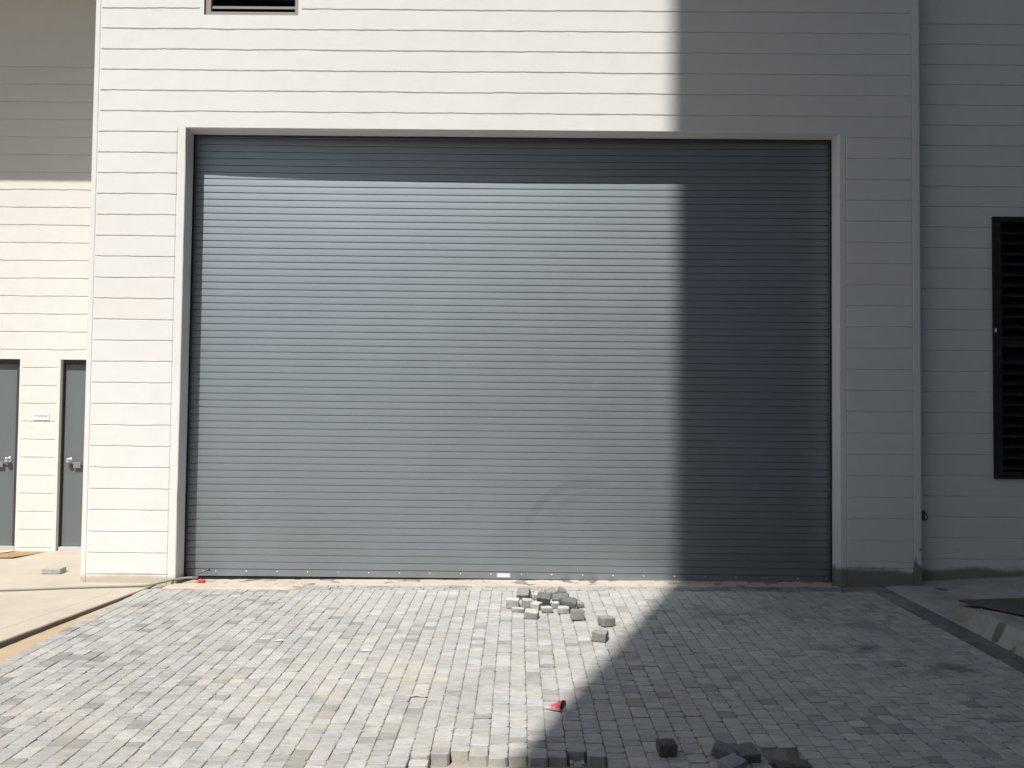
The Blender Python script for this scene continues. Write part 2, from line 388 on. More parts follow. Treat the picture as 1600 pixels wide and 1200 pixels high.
# left wall, set back, with two door openings
YL = 1.43
D1 = (-6.62, -5.648, -.3, 2.187); D2 = (-5.186, -4.25, -.3, 2.187)
hz = []
for i in range(0, 28):
    z = 5.5456-S*i
    hz.append((z, [(-13.9, -4.165)] if z > 2.25 else [(-13.9, D1[0]-.02), (D1[1]+.02, D2[0]-.03)]))
b = groove_wall(-14, -4.16, FOOT, TOP, YL, sorted(hz), [], [D1, D2], None, 'left_wall', bld, seed=3, xstep=.04)
for d in (D1, D2):
    for xe in d[:2]: b.quad((xe, YL, d[2]), (xe, YL+.10, d[2]), (xe, YL+.10, d[3]), (xe, YL, d[3]))
    b.quad((d[0], YL, d[3]), (d[1], YL, d[3]), (d[1], YL+.10, d[3]), (d[0], YL+.10, d[3]))
b.build('side_wall', M['stucco_l'], bld, fix=False)

# right wall, set back slightly, with the louvre opening
YR = .22
LV = (4.655, 5.95, 1.052, 3.618)
hz = []
for i in range(0, 27):
    z = 5.5456-S*i
    hz.append((z, [(3.85, 13.9)] if not LV[2]-.01 < z < LV[3]+.01 else [(3.85, LV[0]-.012), (LV[1]+.012, 13.9)]))
b = groove_wall(3.84, 14, FOOT, TOP, YR, sorted(hz), [], [LV], None, 'right_wall', bld, seed=5, xstep=.04)
for xe in LV[:2]: b.quad((xe, YR, LV[2]), (xe, YR+.1, LV[2]), (xe, YR+.1, LV[3]), (xe, YR, LV[3]))
for z in LV[2:]: b.quad((LV[0], YR, z), (LV[1], YR, z), (LV[1], YR+.1, z), (LV[0], YR+.1, z))
b.build('side_wall', M['stucco_r'], bld, fix=False)

# overhang above the left recess, roof and the rest of the shell
b = MB(); b.box(-14, XL-.003, .0, YL-.003, 6.452, TOP); b.build('overhang', M['fill'], bld)
b = MB(); b.box(-14, 14, -.05, 14, TOP+.002, TOP+.4); b.build('roof', M['fill'], bld)
b = MB(); b.box(-14.2, -14, 0, 14, FOOT, TOP); b.box(14, 14.2, 0, 14, FOOT, TOP); b.box(-14, 14, 13.8, 14, FOOT, TOP); b.build('outer_wall', M['fill'], bld)

# ---- roller door
rd = None
PIT = .06908
def bow(x): return .252 + .033*max(0, 1-(x/3.1)**2)**.8 + .0009*nz(x, 7, 0, .8)
b = MB(); xs = lin(-3.42, 3.24, .11); prof = []
zb = .008; zl = .0745                                         # top of the bottom bar
k = 0; z = zl
prof = []
while z < OT+.25:
    # groove, rolled shoulder, flat face leaning a hair, rounded lip
    prof += [(z-.0024, .0080, k), (z+.0012, .0090, k), (z+.0026, .0065, k), (z+.0036, .0014, k), (z+.0060, .0001, k), (z+.034, -.00025, k), (z+PIT-.0048, .0, k), (z+PIT-.0034, .0022, k)]
    z += PIT; k += 1
n = len(xs); vs = []; fs = []
for z, dy, k in prof:
    for x in xs:
        vs.append((x, bow(x)+dy+.0004*nz(x, k*2.3, 1, .9), z+.0016*nz(x, k*.21, 2, .5)+.0008*nz(x, k*1.7, 9, 1.5)))
for j in range(len(prof)-1):
    for i in range(n-1): fs.append((j*n+i, j*n+i+1, (j+1)*n+i+1, (j+1)*n+i))
b.add(vs, fs)
rd = b.build('roller_door', M['door'], bld, fix=False)
b = MB()
for a, c in zip(xs[:-1], xs[1:]):
    b.quad((a, bow(a)-.001, zb), (c, bow(c)-.001, zb), (c, bow(c)-.001, zl-.004), (a, bow(a)-.001, zl-.004))
    b.quad((a, bow(a)-.001, zb), (c, bow(c)-.001, zb), (c, bow(c)+.03, zb), (a, bow(a)+.03, zb))
    b.quad((a, bow(a)-.001, zl-.004), (c, bow(c)-.001, zl-.004), (c, bow(c)+.012, zl-.002), (a, bow(a)+.012, zl-.002))
b.build('bottom_bar', M['door'], rd, fix=False)
b = MB()
for a, c in zip(xs[:-1], xs[1:]): b.quad((a, bow(a)+.008, -.09), (c, bow(c)+.008, -.09), (c, bow(c)+.008, zb+.002), (a, bow(a)+.008, zb+.002))
b.build('gap_shade_strip', M['guide'], rd, fix=False)  # black strip standing in for the shadow gap under the bar
rv = MB().lathe((0, 0, 0), (0, -1, 0), [(.0075, 0), (.0075, .002), (.005, .0042), (.001, .005)], 10).build('screw', M['zinc'], rd, smooth=True)
rxs = [-1.45+.3005*i for i in range(-5, 15)] + [-3.075, 3.03]
for i, x in enumerate(rxs):
    o = rv if i == 0 else rv.copy()
    if i: COL.objects.link(o); o.parent = rd
    o.location = (x, bow(x)-.001, .051)
b = MB(); b.box(-.186, -.062, bow(0)-.0035, bow(0)-.0012, .024, .058); sp = b.build('label_plate', M['white'], rd)
for z, L in ((.0465, (-.178, -.150)), (.0465, (-.098, -.070)), (.037, (-.172, -.125))): MB().box(L[0], L[1], bow(0)-.0042, bow(0)-.0036, z, z+.003).build('print', M['ink'], rd)
b = MB(); b.box(-3.46, -3.247, .195, .24, -.1, 4.7); b.box(-3.46, -3.42, .24, .34, -.1, 4.7); b.build('guide_rail', M['guide'], rd)
b = MB(); b.box(3.07, 3.28, .195, .24, -.1, 4.7); b.box(3.24, 3.28, .24, .34, -.1, 4.7); b.build('guide_rail', M['guide'], rd)
b = MB(); b.box(-3.6, 3.5, .195, .235, 4.372, 4.75); b.box(-3.6, 3.5, .235, .9, 4.72, 4.78); b.build('hood', M['guide'], rd)

# ---- the two personnel doors
def pdoor(d, knob_side, frame_l, frame_r, label):
    x0, x1, z1 = d[0], d[1], d[3]; y = YL+.055
    f = MB()
    f.box(x0, x0+frame_l, y, y+.06, -.02, z1); f.box(x1-frame_r, x1, y, y+.06, -.02, z1); f.box(x0+frame_l, x1-frame_r, y, y+.06, z1-.045, z1)
    lf = MB().box(x0+frame_l+.004, x1-frame_r-.004, y+.022, y+.062, .075, z1-.049)
    o = lf.build('door', M['leaf'], bld, bevel=.002); o['label'] = label
    f.build('door_frame', M['darkframe'], o)
    MB().box(x0+.02, x1-.02, y-.035, y+.06, .012, .070).build('threshold', M['alu'], o, bevel=.003)
    kx = x1-frame_r-.075 if knob_side > 0 else x0+frame_l+.085
    kz = 1.045; yy = y+.022
    MB().lathe((kx, yy, kz), (0, -1, 0), [(.033, 0), (.033, .004), (.028, .008), (.013, .010), (.012, .026), (.022, .032), (.029, .044), (.029, .056), (.023, .066), (.010, .070)], 24).build('door_knob', M['chrome'], o, smooth=True)
    s = 1 if knob_side < 0 else -1
    h = MB(); a, c = kx+s*.052, kx+s*.135
    h.box(min(a, c), max(a, c), yy-.034, yy-.022, kz-.085, kz-.018)
    h.box((a+c)/2-.012, (a+c)/2+.012, yy-.022, yy, kz-.06, kz-.04)
    h.box(min(kx, a), max(kx, a), yy-.030, yy-.024, kz-.040, kz-.024)
    h.build('latch_handle', M['latch'], o, bevel=.003)
    return o
pdoor(D1, 1, .05, .062, 'grey steel door at the left edge with its knob on the right')
pdoor(D2, -1, .014, .05, 'grey steel door tucked against the front block, knob on its left')
MB().box(-14, XL, YL+.12, YL+.14, -.1, 2.4).build('backing', M['void'], bld)

# ---- vent above the roller door
ff = MB(); w_ = .036
for a in ((VX0+.014, VX0+.014+w_+.014, VZ0, VZ1), (VX1-w_, VX1-.002, VZ0, VZ1)): ff.box(a[0], a[1], .012, .06, a[2]+.001, a[3]-.001)
ff.box(VX0+.014+w_+.014, VX1-w_, .012, .06, VZ0+.001, VZ0+.037); ff.box(VX0+.014+w_+.014, VX1-w_, .012, .06, VZ1-.037, VZ1-.001)
ff.box(VX0+.001, VX0+.012, .03, .06, VZ0+.001, VZ1-.001)
vo = ff.build('vent', M['bronze'], bld, bevel=.002)
for i in range(6):
    z = VZ0+.076+i*.095
    MB().prism([(.030, z), (.034, z+.026), (.070, z+.045), (.068, z+.040), (.037, z+.02), (.034, z)], 'x', VX0+.064, VX1-w_-.001).build('blade', M['blade'], vo)
MB().box(VX0, VX1, .121, .13, VZ0, VZ1).build('backing', M['void'], vo)

# ---- tall black louvre on the right wall
ff = MB(); lw = .075
ff.box(LV[0]-.006, LV[0]+lw, YR-.02, YR+.09, LV[2]-.004, LV[3]+.004); ff.box(LV[1]-lw, LV[1]+.006, YR-.02, YR+.09, LV[2]-.004, LV[3]+.004)
ff.box(LV[0]+lw, LV[1]-lw, YR-.02, YR+.09, LV[2]-.004, LV[2]+.065); ff.box(LV[0]+lw, LV[1]-lw, YR-.02, YR+.09, LV[3]-.05, LV[3]+.004)
ff.box(LV[0]+lw, LV[1]-lw, YR+.0, YR+.09, 2.335, 2.405)
lo = ff.build('louvre', M['louvre'], bld, bevel=.003)
def blade(z): MB().prism([(YR-.004, z), (YR-.004, z+.012), (YR+.085, z+.075), (YR+.085, z+.065), (YR+.006, z+.004)], 'x', LV[0]+lw-.002, LV[1]-lw+.002).build('blade', M['louvre'], lo)
for i in range(11): blade(LV[2]+.085+i*.1035)
for i in range(11): blade(2.415+i*.1035)
MB().box(LV[0]+lw*.3, LV[1]-lw*.3, YR+.092, YR+.099, LV[2], LV[3]).build('backing', M['void'], lo)
MB().box(LV[0]+.006, LV[0]+.022, YR-.024, YR-.0205, 2.48, 2.52).build('label_plate', M['white'], lo)

# ------------------------------------------------------------------ ground
m = M['dark_ground'] = mat('dark_low_bounce_ground', (.07, .07, .068), .9, .2); t = NT(m)  # unseen outer ground, made dark asphalt to cut light bounced onto the walls
t.color(t.mix(t.rng(t.noise(1.5, 6, .65), .3, .7), (.075, .074, .07), (.055, .055, .054))); t.bump(t.noise(120, 3), .5, .006)
yd = MB().grid(lin(-20, 20, 1), [-40, -30, -22, -16, -12, -9, -6, -3, .15], lambda x, y: gz(max(-5, min(5, x)), max(-9, y))-.10-.1*(y < -9)).build('yard', M['dark_ground']); tag(yd, kind='structure')
ground = MB().box(-400, 400, -400, 400, -1.2, -.42).build('ground', M['dark_ground']); tag(ground, kind='structure')
def notch(x, y):                       # unfinished pit in front of the laid edge
    if y > -3.70: return 0
    a = sm(-.545, -.505, x)*(1-sm(.46, .52, x)); b2 = sm(1.20, 1.24, x)*(1-sm(1.46, 1.50, x))
    return max(a, b2)
xs = sorted(set([round(v, 3) for v in lin(-4.2, 4.4, .055)]))
ys = sorted(set([round(v, 3) for v in lin(-6.6, .6, .055)]))
def sandz(x, y):
    z = gz(max(-5, min(5, x)), max(-9, y)) - (.0070 if (-3.38 < x < 3.45 and y > -4.4) else .014) + .0035*nz(x, y, 1, 3) + .003*nz(x, y, 2, 11)
    z -= .052*notch(x, y)*(1+.25*nz(x, y, 3, 14))
    if y < -6.0: z -= .03*sm(-6, -6.6, y)
    return z
sb = MB().grid(xs, ys, sandz); sb = sb.build('sand_bed', M['sand'], smooth=True, fix=False); tag(sb, kind='structure')

# concrete apron at left
def kx(y): return -3.43 + .128*min(0, y+.18) if y < -.18 else -3.43
def az(x, y): return (-.02 if y < 0 else -.02+.034*y) + .0016*nz(x, y, 4, 1.3) + (.004*y if y < -2 else 0)*0
ys = lin(-5, 1.62, .09); b = MB(); pr = None
for y in ys:
    k = kx(y)+.003*nz(y, 0, 6, 6); row = [(-14, y), (-9, y), (-7, y), (-6.2, y), (-5.6, y), (-5, y), (-4.5, y), (-4.1, y), (k-.25, y), (k-.02, y)]
    row = [(x, yy, az(x, yy)) for x, yy in row] + [(k-.004, y, az(k, y)-.003), (k, y, az(k, y)-.012)]
    if pr:
        for i in range(len(row)-1): b.quad(pr[i], pr[i+1], row[i+1], row[i])
    pr = row
ap = b.build('concrete_apron', M['apron'], smooth=True, fix=False); tag(ap, kind='structure')
b = MB(); pr = None
for y in ys:
    k = kx(y)+.003*nz(y, 0, 6, 6); row = [(k, y, az(k, y)-.012), (k+.005, y, -.05), (k+.012, y, -.25)]
    if pr:
        for i in range(2): b.quad(pr[i], pr[i+1], row[i+1], row[i])
    pr = row
ke = b.build('slab_edge', M['kerb_face'], fix=False); tag(ke, kind='structure')

# threshold strip in the doorway
b = MB(); xs = lin(OL-.0, OR+.0, .05)
def tz(x, y):
    e = .006*nz(x, y, 7, 9)+.004*nz(x, y, 8, 25)
    z = gz(x, 0)-.003+.10*0
    if y < .0: z -= (.0-y)*.10
    return z + e*(1 if y < .16 else .35)
b.grid(xs, lin(-.05, .6, .03), tz)
th = b.build('threshold_strip', M['thresh'], smooth=True, fix=False); tag(th, kind='structure')
# crumbly mortar bed where the header course has not reached yet (left end)
b = MB(); b.grid(lin(-3.30, -1.98, .03), lin(-.20, .005, .022), lambda x, y: gz(x, y)+.004+.012*nz(x, y, 2, 11)+.008*nz(x, y, 5, 30)-.05*sm(-2.12, -1.98, x+.1*nz(x, y, 9, 12))-.03*(1-sm(-.2, -.15, y+.03*nz(x, 0, 3, 9))))
mo = b.build('mortar_bed', M['thresh'], smooth=True, fix=False); tag(mo, kind='structure')

# ---- tumbled block paving, every stone a real bevelled block
def hsv(v, warm): return (v*(1+warm), v*(1+.35*warm), v*(1-warm))
def paver_tint(x, y, dark=False):
    r = random.random()
    if dark: v = random.uniform(.145, .21); wm = random.uniform(-.05, .0)
    else:
        v = random.gauss(.40, .024)
        if r < .055: v = random.uniform(.28, .32)
        elif r > .90: v = random.uniform(.44, .48)
        v += .02*nz(x, y, 3, .6)
        if x < -1.2: v -= .045*sm(-1.2, -2.6, x)
        wm = random.gauss(.024, .010)
        if random.random() < .08: wm += random.choice((-.03, .03))
    return hsv(max(.1, v), wm)
def stone(b, x0, x1, y0, y1, ztop, thick, tint, tilt=(0, 0), jit=.0022):
    ch = random.uniform(.006, .014); bv = random.uniform(.0025, .0045); cx, cy = (x0+x1)/2, (y0+y1)/2
    def ring(ins, c, z, j):
        r = []
        for px, py, qx, qy in ((x0, y0, 1, 0), (x1, y0, -1, 0), (x1, y0, 0, 1), (x1, y1, 0, -1), (x1, y1, -1, 0), (x0, y1, 1, 0), (x0, y1, 0, -1), (x0, y0, 0, 1)):
            X = px+(ins if px == x0 else -ins)+qx*c; Y = py+(ins if py == y0 else -ins)+qy*c
            X += random.uniform(-j, j); Y += random.uniform(-j, j)
            r.append((X, Y, z+tilt[0]*(X-cx)+tilt[1]*(Y-cy)))
        return r
    t_ = ring(bv+.001, ch*.7, ztop, jit); m_ = ring(.0008, ch, ztop-bv*.9, jit); d_ = ring(0, ch, ztop-thick, jit*.6)
    fs = [tuple(range(8))]
    for a in (0, 8):
        for i in range(8): fs.append((a+i, a+(i+1) % 8, a+8+(i+1) % 8, a+8+i))
    b.add(t_+m_+d_, [f if i == 0 else f[::-1] for i, f in enumerate(fs)], tint)
PW = .0979; XB = -.128
ENDS = {}                                         # column index -> y of its last stone's front face
for k_, yv in ((-4, -3.83), (-3, -3.795), (-2, -3.748), (-1, -3.804), (0, -3.847), (1, -3.824), (2, -3.845), (3, -3.821), (4, -3.764), (5, -3.815), (14, -3.692), (15, -3.690)): ENDS[k_] = yv
del ENDS[-4]
b = MB()
def cwob(k, y): return .0022*nz(k*1.0, y, 11, .9)+.0035*nz(k*.15, y, 12, .5)
for k in range(-34, 35):
    bx0, bx1 = XB+PW*k, XB+PW*(k+1)
    y = -.196 if (bx0 > -2.05) else -.195+.0
    end = ENDS.get(k, -4.55-.5*random.random())
    last = False; blk = []
    yy = y-random.uniform(0, .004)
    L0 = random.choice((.05, .075, .1, .13))
    while yy > end+.02:
        L = L0 if not blk else random.choice((.068, .068, .096, .096, .098, .128, .130))*random.uniform(.96, 1.04)
        if yy-L < end+.045: L = yy-end
        if L > .165: L = L/2
        blk.append((yy, yy-L)); yy -= L
    for (ya, yb) in blk:
        yc = (ya+yb)/2; w0, w1 = cwob(k, yc), cwob(k+1, yc)
        g_ = random.uniform(.0003, .0015); gy = random.uniform(.0, .0012)
        zt = gz((bx0+bx1)/2, yc)+random.gauss(0, .0012)
        front = k in ENDS and yb < end+.06
        if front: zt += random.uniform(-.001, .004)
        if k == -4 and ya < -3.80: zt -= .018
        if k == 10 and ya < -3.80: zt -= .006
        stone(b, bx0+w0+g_, bx1+w1-g_, yb+gy, ya-gy, zt, .062, paver_tint(bx0, yc), (random.gauss(0, .010)+.0083, random.gauss(0, .008)+.014))
# header course along the threshold
for r0 in range(2):
    x = -2.02+.04*r0
    while x < 3.40:
        L = random.choice((.098, .13, .15, .2))
        y1 = -.006-r0*.094; tn = paver_tint(x, 0); tn = tuple(v*(.88-.34*sm(1.0, 1.8, x)) for v in tn)  # right end tinted darker: shade of the big shadow put into the colour
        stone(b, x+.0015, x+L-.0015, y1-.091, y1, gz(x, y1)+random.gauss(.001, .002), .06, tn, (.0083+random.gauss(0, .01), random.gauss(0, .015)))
        x += L
pv = b.build('paving', M['paver'], fix=False); tag(pv, kind='structure')
# dark border band on the right
b = MB(); 
for c_ in range(2):
    y = -.07-.05*c_
    while y > -4.8:
        L = random.choice((.09, .1, .13, .15)); x0 = 3.302+c_*.0965+.004*nz(y, c_, 3, 1.1)
        stone(b, x0+.001, x0+.0955, y-L+.001, y-.001, gz(3.4, y)+.001+random.gauss(0, .0008), .06, paver_tint(3.4, y, True), (.0083, .014)); y -= L
bb = b.build('border_paving', M['paver'], fix=False); tag(bb, kind='structure')

# concrete walk, gutter and swelling kerb on the right
def kh(x, y):
    u = sm(-.6, -1.7, y)                         # grows towards the viewer
    xk = 3.50 + .26*(1-sm(-.3, -1.85, y))          # kerb line
    h = u*.125*sm(xk, xk+.07, x+.012*nz(x, y, 2, 4)) + .012*sm(3.5, 3.6, x)
    h -= .012*u*sm(xk+.13, xk+.3, x)
    h += .055*sm(3.9, 5.2, x)*sm(-1.5, .1, y)
    return h
def wz(x, y): return gz(min(x, 6), y) + .003 + kh(x, y) + .0025*nz(x, y, 7, 5)+.0022*nz(x, y, 9, 14)
xs = [3.492, 3.496]+lin(3.51, 4.6, .03)+lin(4.7, 14, .4); ys = lin(-8, -3.1, .2)+lin(-3, .3, .04)
b = MB(); b.grid(xs, ys, lambda x, y: wz(x, y) if x > 3.495 else gz(x, y)-.03)
cw = b.build('concrete_walk', M['pave_r'], smooth=True, fix=False); tag(cw, kind='structure')
M['gutterstain'] = concrete('dark_hole_dirt', (.05, .047, .042), (.03, .03, .03))

# ------------------------------------------------------------------ things
def block(name, loc, size, rot=(0, 0, 0), col=(.34, .335, .325), rnd=.006, seed=0, wob=.004, dust=0, **k):
    sx, sy, sz = size; bm = bmesh.new(); bmesh.ops.create_cube(bm, size=1)
    bmesh.ops.scale(bm, vec=(sx, sy, sz), verts=bm.verts)
    bmesh.ops.bevel(bm, geom=bm.edges[:], offset=rnd, segments=2, affect='EDGES', profile=.55)
    bmesh.ops.subdivide_edges(bm, edges=[e for e in bm.edges if e.calc_length() > .03], cuts=3, use_grid_fill=True)
    for v in bm.verts:
        d = Vector((nz(v.co.x*30, v.co.y*30, v.co.z*30+seed*3.1), nz(v.co.y*30+5, v.co.z*30, v.co.x*30+seed), nz(v.co.z*30, v.co.x*30+9, v.co.y*30+seed*7)))
        v.co += d*wob
    bmesh.ops.translate(bm, vec=(0, 0, sz/2), verts=bm.verts)
    me = bpy.data.meshes.new(name); bm.to_mesh(me); bm.free()
    me.polygons.foreach_set('use_smooth', [True]*len(me.polygons))
    if hasattr(me, 'set_sharp_from_angle'): me.set_sharp_from_angle(angle=radians(38))
    me.materials.append(stone_mat('loose_stone_%d' % seed, False, col, False, dust))
    o = bpy.data.objects.new(name, me); COL.objects.link(o)
    o.location = loc; o.rotation_euler = rot
    return tag(o, **k)

GP = 'loose paving stones in the heap by the roller door'
GS = 'loose paving stones at the unfinished paving edge'
WHT, LGT, MID, DRK = (.36, .352, .33), (.30, .293, .272), (.225, .222, .21), (.165, .163, .157)
DUST = {WHT: .95, LGT: .6, MID: .12, DRK: .0}
PILE = [
 # x, y(front bottom), w, d, h, lift, rot(xyz deg), colour, label
 (-.027, -.878, .108, .10, .072, 0, (0, 0, -3), WHT, 'pale white-dusted paving stone at the left end of the stone heap'),
 (.075, -.560, .115, .10, .070, .0, (32, -6, -14), MID, 'grey rounded paving stone leaning up at the back left of the heap'),
 (.092, -.885, .084, .09, .070, 0, (0, 4, 5), LGT, 'pinkish square paving stone, second from the left in the heap'),
 (.020, -1.01, .110, .06, .032, 0, (0, 0, -8), LGT, 'flat low sliver of stone in front of the heap\'s left end'),
 (.127, -1.227, .108, .095, .060, 0, (8, 3, -6), LGT, 'lone paving stone lying nearest the viewer before the heap\'s left half'),
 (.175, -.945, .078, .09, .058, 0, (0, 0, -28), WHT, 'bright paving stone turned on edge in the middle of the heap'),
 (.240, -.800, .112, .085, .062, .030, (28, 7, -10), DRK, 'dark grey paving stone propped on others at the heap\'s centre'),
 (.190, -.560, .104, .09, .040, 0, (0, 0, 6), LGT, 'low pale stone behind the propped dark stone'),
 (.312, -.535, .095, .09, .068, 0, (14, -6, 8), MID, 'grey paving stone at the back of the heap, wedged beside a rounded one'),
 (.385, -.545, .060, .09, .085, 0, (10, 22, 15), MID, 'narrow round-topped stone leaning at the far back of the heap'),
 (.255, -1.025, .095, .06, .045, 0, (6, 0, 7), LGT, 'thin pale stone lying flat along the front of the heap'),
 (.392, -.760, .135, .095, .055, .012, (18, -8, -10), DRK, 'dark flat paving stone tipped over at the heap\'s right side'),
 (.447, -.960, .122, .090, .062, .026, (16, 10, -12), DRK, 'brownish tilted stone riding on the pale one at the heap\'s right end'),
 (.395, -1.065, .098, .09, .050, 0, (0, 0, -4), LGT, 'pale stone under the brownish tilted one'),
 (.335, -.875, .062, .07, .046, 0, (0, 0, 12), WHT, 'small white-topped stone between the propped dark stone and the brownish one'),
 (.548, -.846, .066, .06, .036, 0, (0, 0, 4), MID, 'small low stone at the far right end of the heap'),
 (.493, -1.279, .106, .095, .078, 0, (-6, 2, 3), MID, 'upright grey cube stone standing in front of the heap\'s right end'),
 (.712, -1.445, .106, .100, .066, 0, (0, 0, 24), MID, 'separate grey stone lying right of the heap, the farther of two'),
 (.620, -1.862, .108, .100, .068, 0, (0, 0, -20), MID, 'separate grey stone with a chipped corner, the nearer of two before the shadow'),
]
for i, (x, y, w, d, h, lift, r, c, lab) in enumerate(PILE):
    yc = y+d*.5
    sink = .5*(abs(sin(radians(r[0])))*d+abs(sin(radians(r[1])))*w)*.55
    j = random.uniform(.92, 1.08)
    block('loose_paver', (x, yc, gz(x, yc)+lift+sink*.6+.001), (w, d, h), tuple(radians(v) for v in r), tuple(v*j for v in c), rnd=.008, seed=i+1, wob=.007, dust=DUST[c], label=lab, cat='paving stone', group=GP)
EDGE = [
 (.76, -3.815, .090, .085, .060, 0, (0, 0, 2), (.10, .10, .10), 'small black-faced stone standing alone on the shaded paving near the bottom edge'),
 (1.040, -3.80, .115, .09, .045, -.008, (4, 9, -24), (.19, .19, .215), 'rough bluish stone lying against the darker stone by the second gap'),
 (1.145, -3.83, .100, .10, .062, -.020, (9, -4, 10), (.17, .175, .18), 'dark tilted stone between the bluish stone and the gap'),
 (1.040, -3.955, .110, .085, .048, -.008, (8, -7, 34), (.29, .295, .305), 'pale angular stone lying nearest the bottom edge in the shade'),
 (1.310, -3.86, .080, .085, .050, -.058, (0, 0, 3), (.12, .11, .11), 'dark stone sunk in the sand gap, the left one of the pair'),
 (1.405, -3.86, .082, .085, .050, -.054, (0, 0, -2), (.13, .12, .115), 'dark stone sunk in the sand gap, the right one of the pair'),
]
for i, (x, y, w, d, h, lift, r, c, lab) in enumerate(EDGE):
    yc = y+d*.5 if lift == 0 else y
    block('loose_paver', (x, yc, gz(x, yc)+lift+.012*(r[0] != 0)), (w, d, h), tuple(radians(v) for v in r), c, .006, 40+i, .005, label=lab, cat='paving stone', group=GS)

# pale slab on the apron
o = block('stone_slab', (-4.615, .375, az(-4.6, .375)), (.185, .13, .052), (0, 0, radians(3)), (.42, .42, .41), .005, 60, .002, label='small grey rectangular slab lying on the concrete apron at left', cat='slab')

# screed rail and its little bracket in the pit
r_ = empty('screed_rail', (.12, -3.905, gz(.1, -3.9)-.040), label='grey concrete screed rail lying in the sand pit at the bottom edge', cat='rail')
b = MB(); pts = [(-.035, 0), (-.030, .010), (-.010, .022), (.012, .022), (.030, .010), (.035, 0)]
b.prism(pts, 'x', -.24, .33); b.build('rail', M['screed'], r_, bevel=.002)
b = MB(); b.box(.155, .215, -.03, .03, .0225, .045); b.box(.150, .165, -.022, .022, .045, .055); b.box(.205, .220, -.022, .022, .045, .055)
b.build('clip', M['screed'], r_, bevel=.003)
# lump of dry sand at the pit's left corner
b = MB(); b.grid(lin(-.38, -.12, .02), lin(-4.05, -3.80, .02), lambda x, y: gz(x, y)-.066+.034*max(0, 1-((x+.25)/.12)**2-((y+3.92)/.11)**2)+.006*nz(x, y, 1, 30))
sh = b.build('sand_heap', M['sand'], smooth=True, fix=False); tag(sh, label='small heap of yellow sand in the pit where stones are missing', cat='sand', kind='stuff')

# rolled paper cone
def cone():
    root = empty('paper_cone', (.167, -3.179, gz(.17, -3.18)+.002), label='crumpled pink and white paper cone lying at the edge of the big shadow', cat='paper cone')
    m = mat('pink_printed_paper', (.75, .10, .18), .55, .4); t = NT(m); x, y, z = t.sep()
    n = t.noise(60, 3); edge = t.math('ADD', z, t.math('MULTIPLY', t.math('SUBTRACT', n, .5), .012))
    c = t.mix(t.rng(edge, .020, .026, 1, 0), (.72, .08, .17), (.52, .50, .46))
    c = t.mix(t.rng(x, .098, .102), c, (.60, .12, .16)); c = t.mix(t.math('MULTIPLY', t.rng(t.noise(25, 3), .55, .7), .5), c, (.85, .45, .50))
    t.color(c)
    L = .112; ax = Vector((L*.95, -.040, .006)); seg = 26; b = MB(); vs = []; fs = []
    for ring in range(7):
        u = ring/6; r = .003+.0285*u**.9
        for k in range(seg):
            a = 2*pi*k/seg; rr = r*(1+.14*nz(cos(a)*2, sin(a)*2, u*3, 1.2)); fl = 1.0 if sin(a) > -.2 else .9
            vs.append((ax.x*u+.62*rr*cos(a), ax.y*u+rr*.80*cos(a), .004+.027*u+rr*sin(a)*fl))
    for i in range(6):
        for k in range(seg): fs.append((i*seg+k, i*seg+(k+1) % seg, (i+1)*seg+(k+1) % seg, (i+1)*seg+k))
    b.add(vs, fs); o = b.build('wrapper', m, root, smooth=True)
    so = o.modifiers.new('thickness', 'SOLIDIFY'); so.thickness = .0012
    inn = MB(); pts = []
    for k in range(seg):
        a = 2*pi*k/seg; r = .0262; pts.append((ax.x-.006+.62*r*cos(a), ax.y+.003+r*.80*cos(a), .031+r*sin(a)))
    inn.add(pts+[(ax.x-.045, ax.y+.016, .024)], [(k, (k+1) % seg, seg) for k in range(seg)]); inn.build('lining', mat('grey_paper_lining', (.26, .25, .23), .8, .2), root)
    tab = MB(); tab.add([(.108, -.045, .004), (.128, -.036, .003), (.132, -.030, .014), (.112, -.038, .012)], [(0, 1, 2, 3)])
    o = tab.build('torn_tab', M['slab_l'], root); so = o.modifiers.new('thickness', 'SOLIDIFY'); so.thickness = .001
cone()

# hose with its red coupling
hs = empty('hose', (-3.05, .09, gz(-3, 0)), label='grey-green hose crossing the apron to a red coupling by the door corner', cat='hose')
def hp(x, y, z): return (x+3.05, y-.09, z-gz(-3, 0))
P = [(-9.5, -.95, -.008), (-7.2, -.75, -.008), (-5.6, -.52, -.008), (-4.64, -.43, -.008), (-4.12, -.30, -.008), (-3.60, -.20, -.006), (-3.42, -.165, .000), (-3.34, -.10, .010), (-3.26, .0, .018), (-3.15, .085, .02), (-3.10, .09, .018)]
cur = []
for i in range(len(P)-1):
    p0, p1, p2, p3 = (Vector(P[max(0, i-1)]), Vector(P[i]), Vector(P[i+1]), Vector(P[min(len(P)-1, i+2)]))
    for s_ in range(8):
        t_ = s_/8; cur.append(.5*((2*p1)+(-p0+p2)*t_+(2*p0-5*p1+4*p2-p3)*t_*t_+(-p0+3*p1-3*p2+p3)*t_**3))
cur.append(Vector(P[-1]))
MB().tube([hp(*(c+Vector((0, .006*nz(c.x, 0, 0, 3), 0)))) for c in cur], .011, 10).build('tube', M['hose'], hs, smooth=True)
cz = .016
MB().lathe(hp(-3.115, .088, cz), (1, -.02, .02), [(.010, 0), (.017, .004), (.019, .02), (.016, .028), (.021, .034), (.021, .05), (.014, .056)], 14).build('metal_collar', M['rust'], hs, smooth=True)
b = MB(); b.box(-.008, .052, -.022, .016, -.004, .034); b.v = [(x*1.0+.004, y, z*(1 if x < .03 else .72)) for x, y, z in b.v]; b.build('coupling', M['red'], hs, bevel=.007, smooth=True)
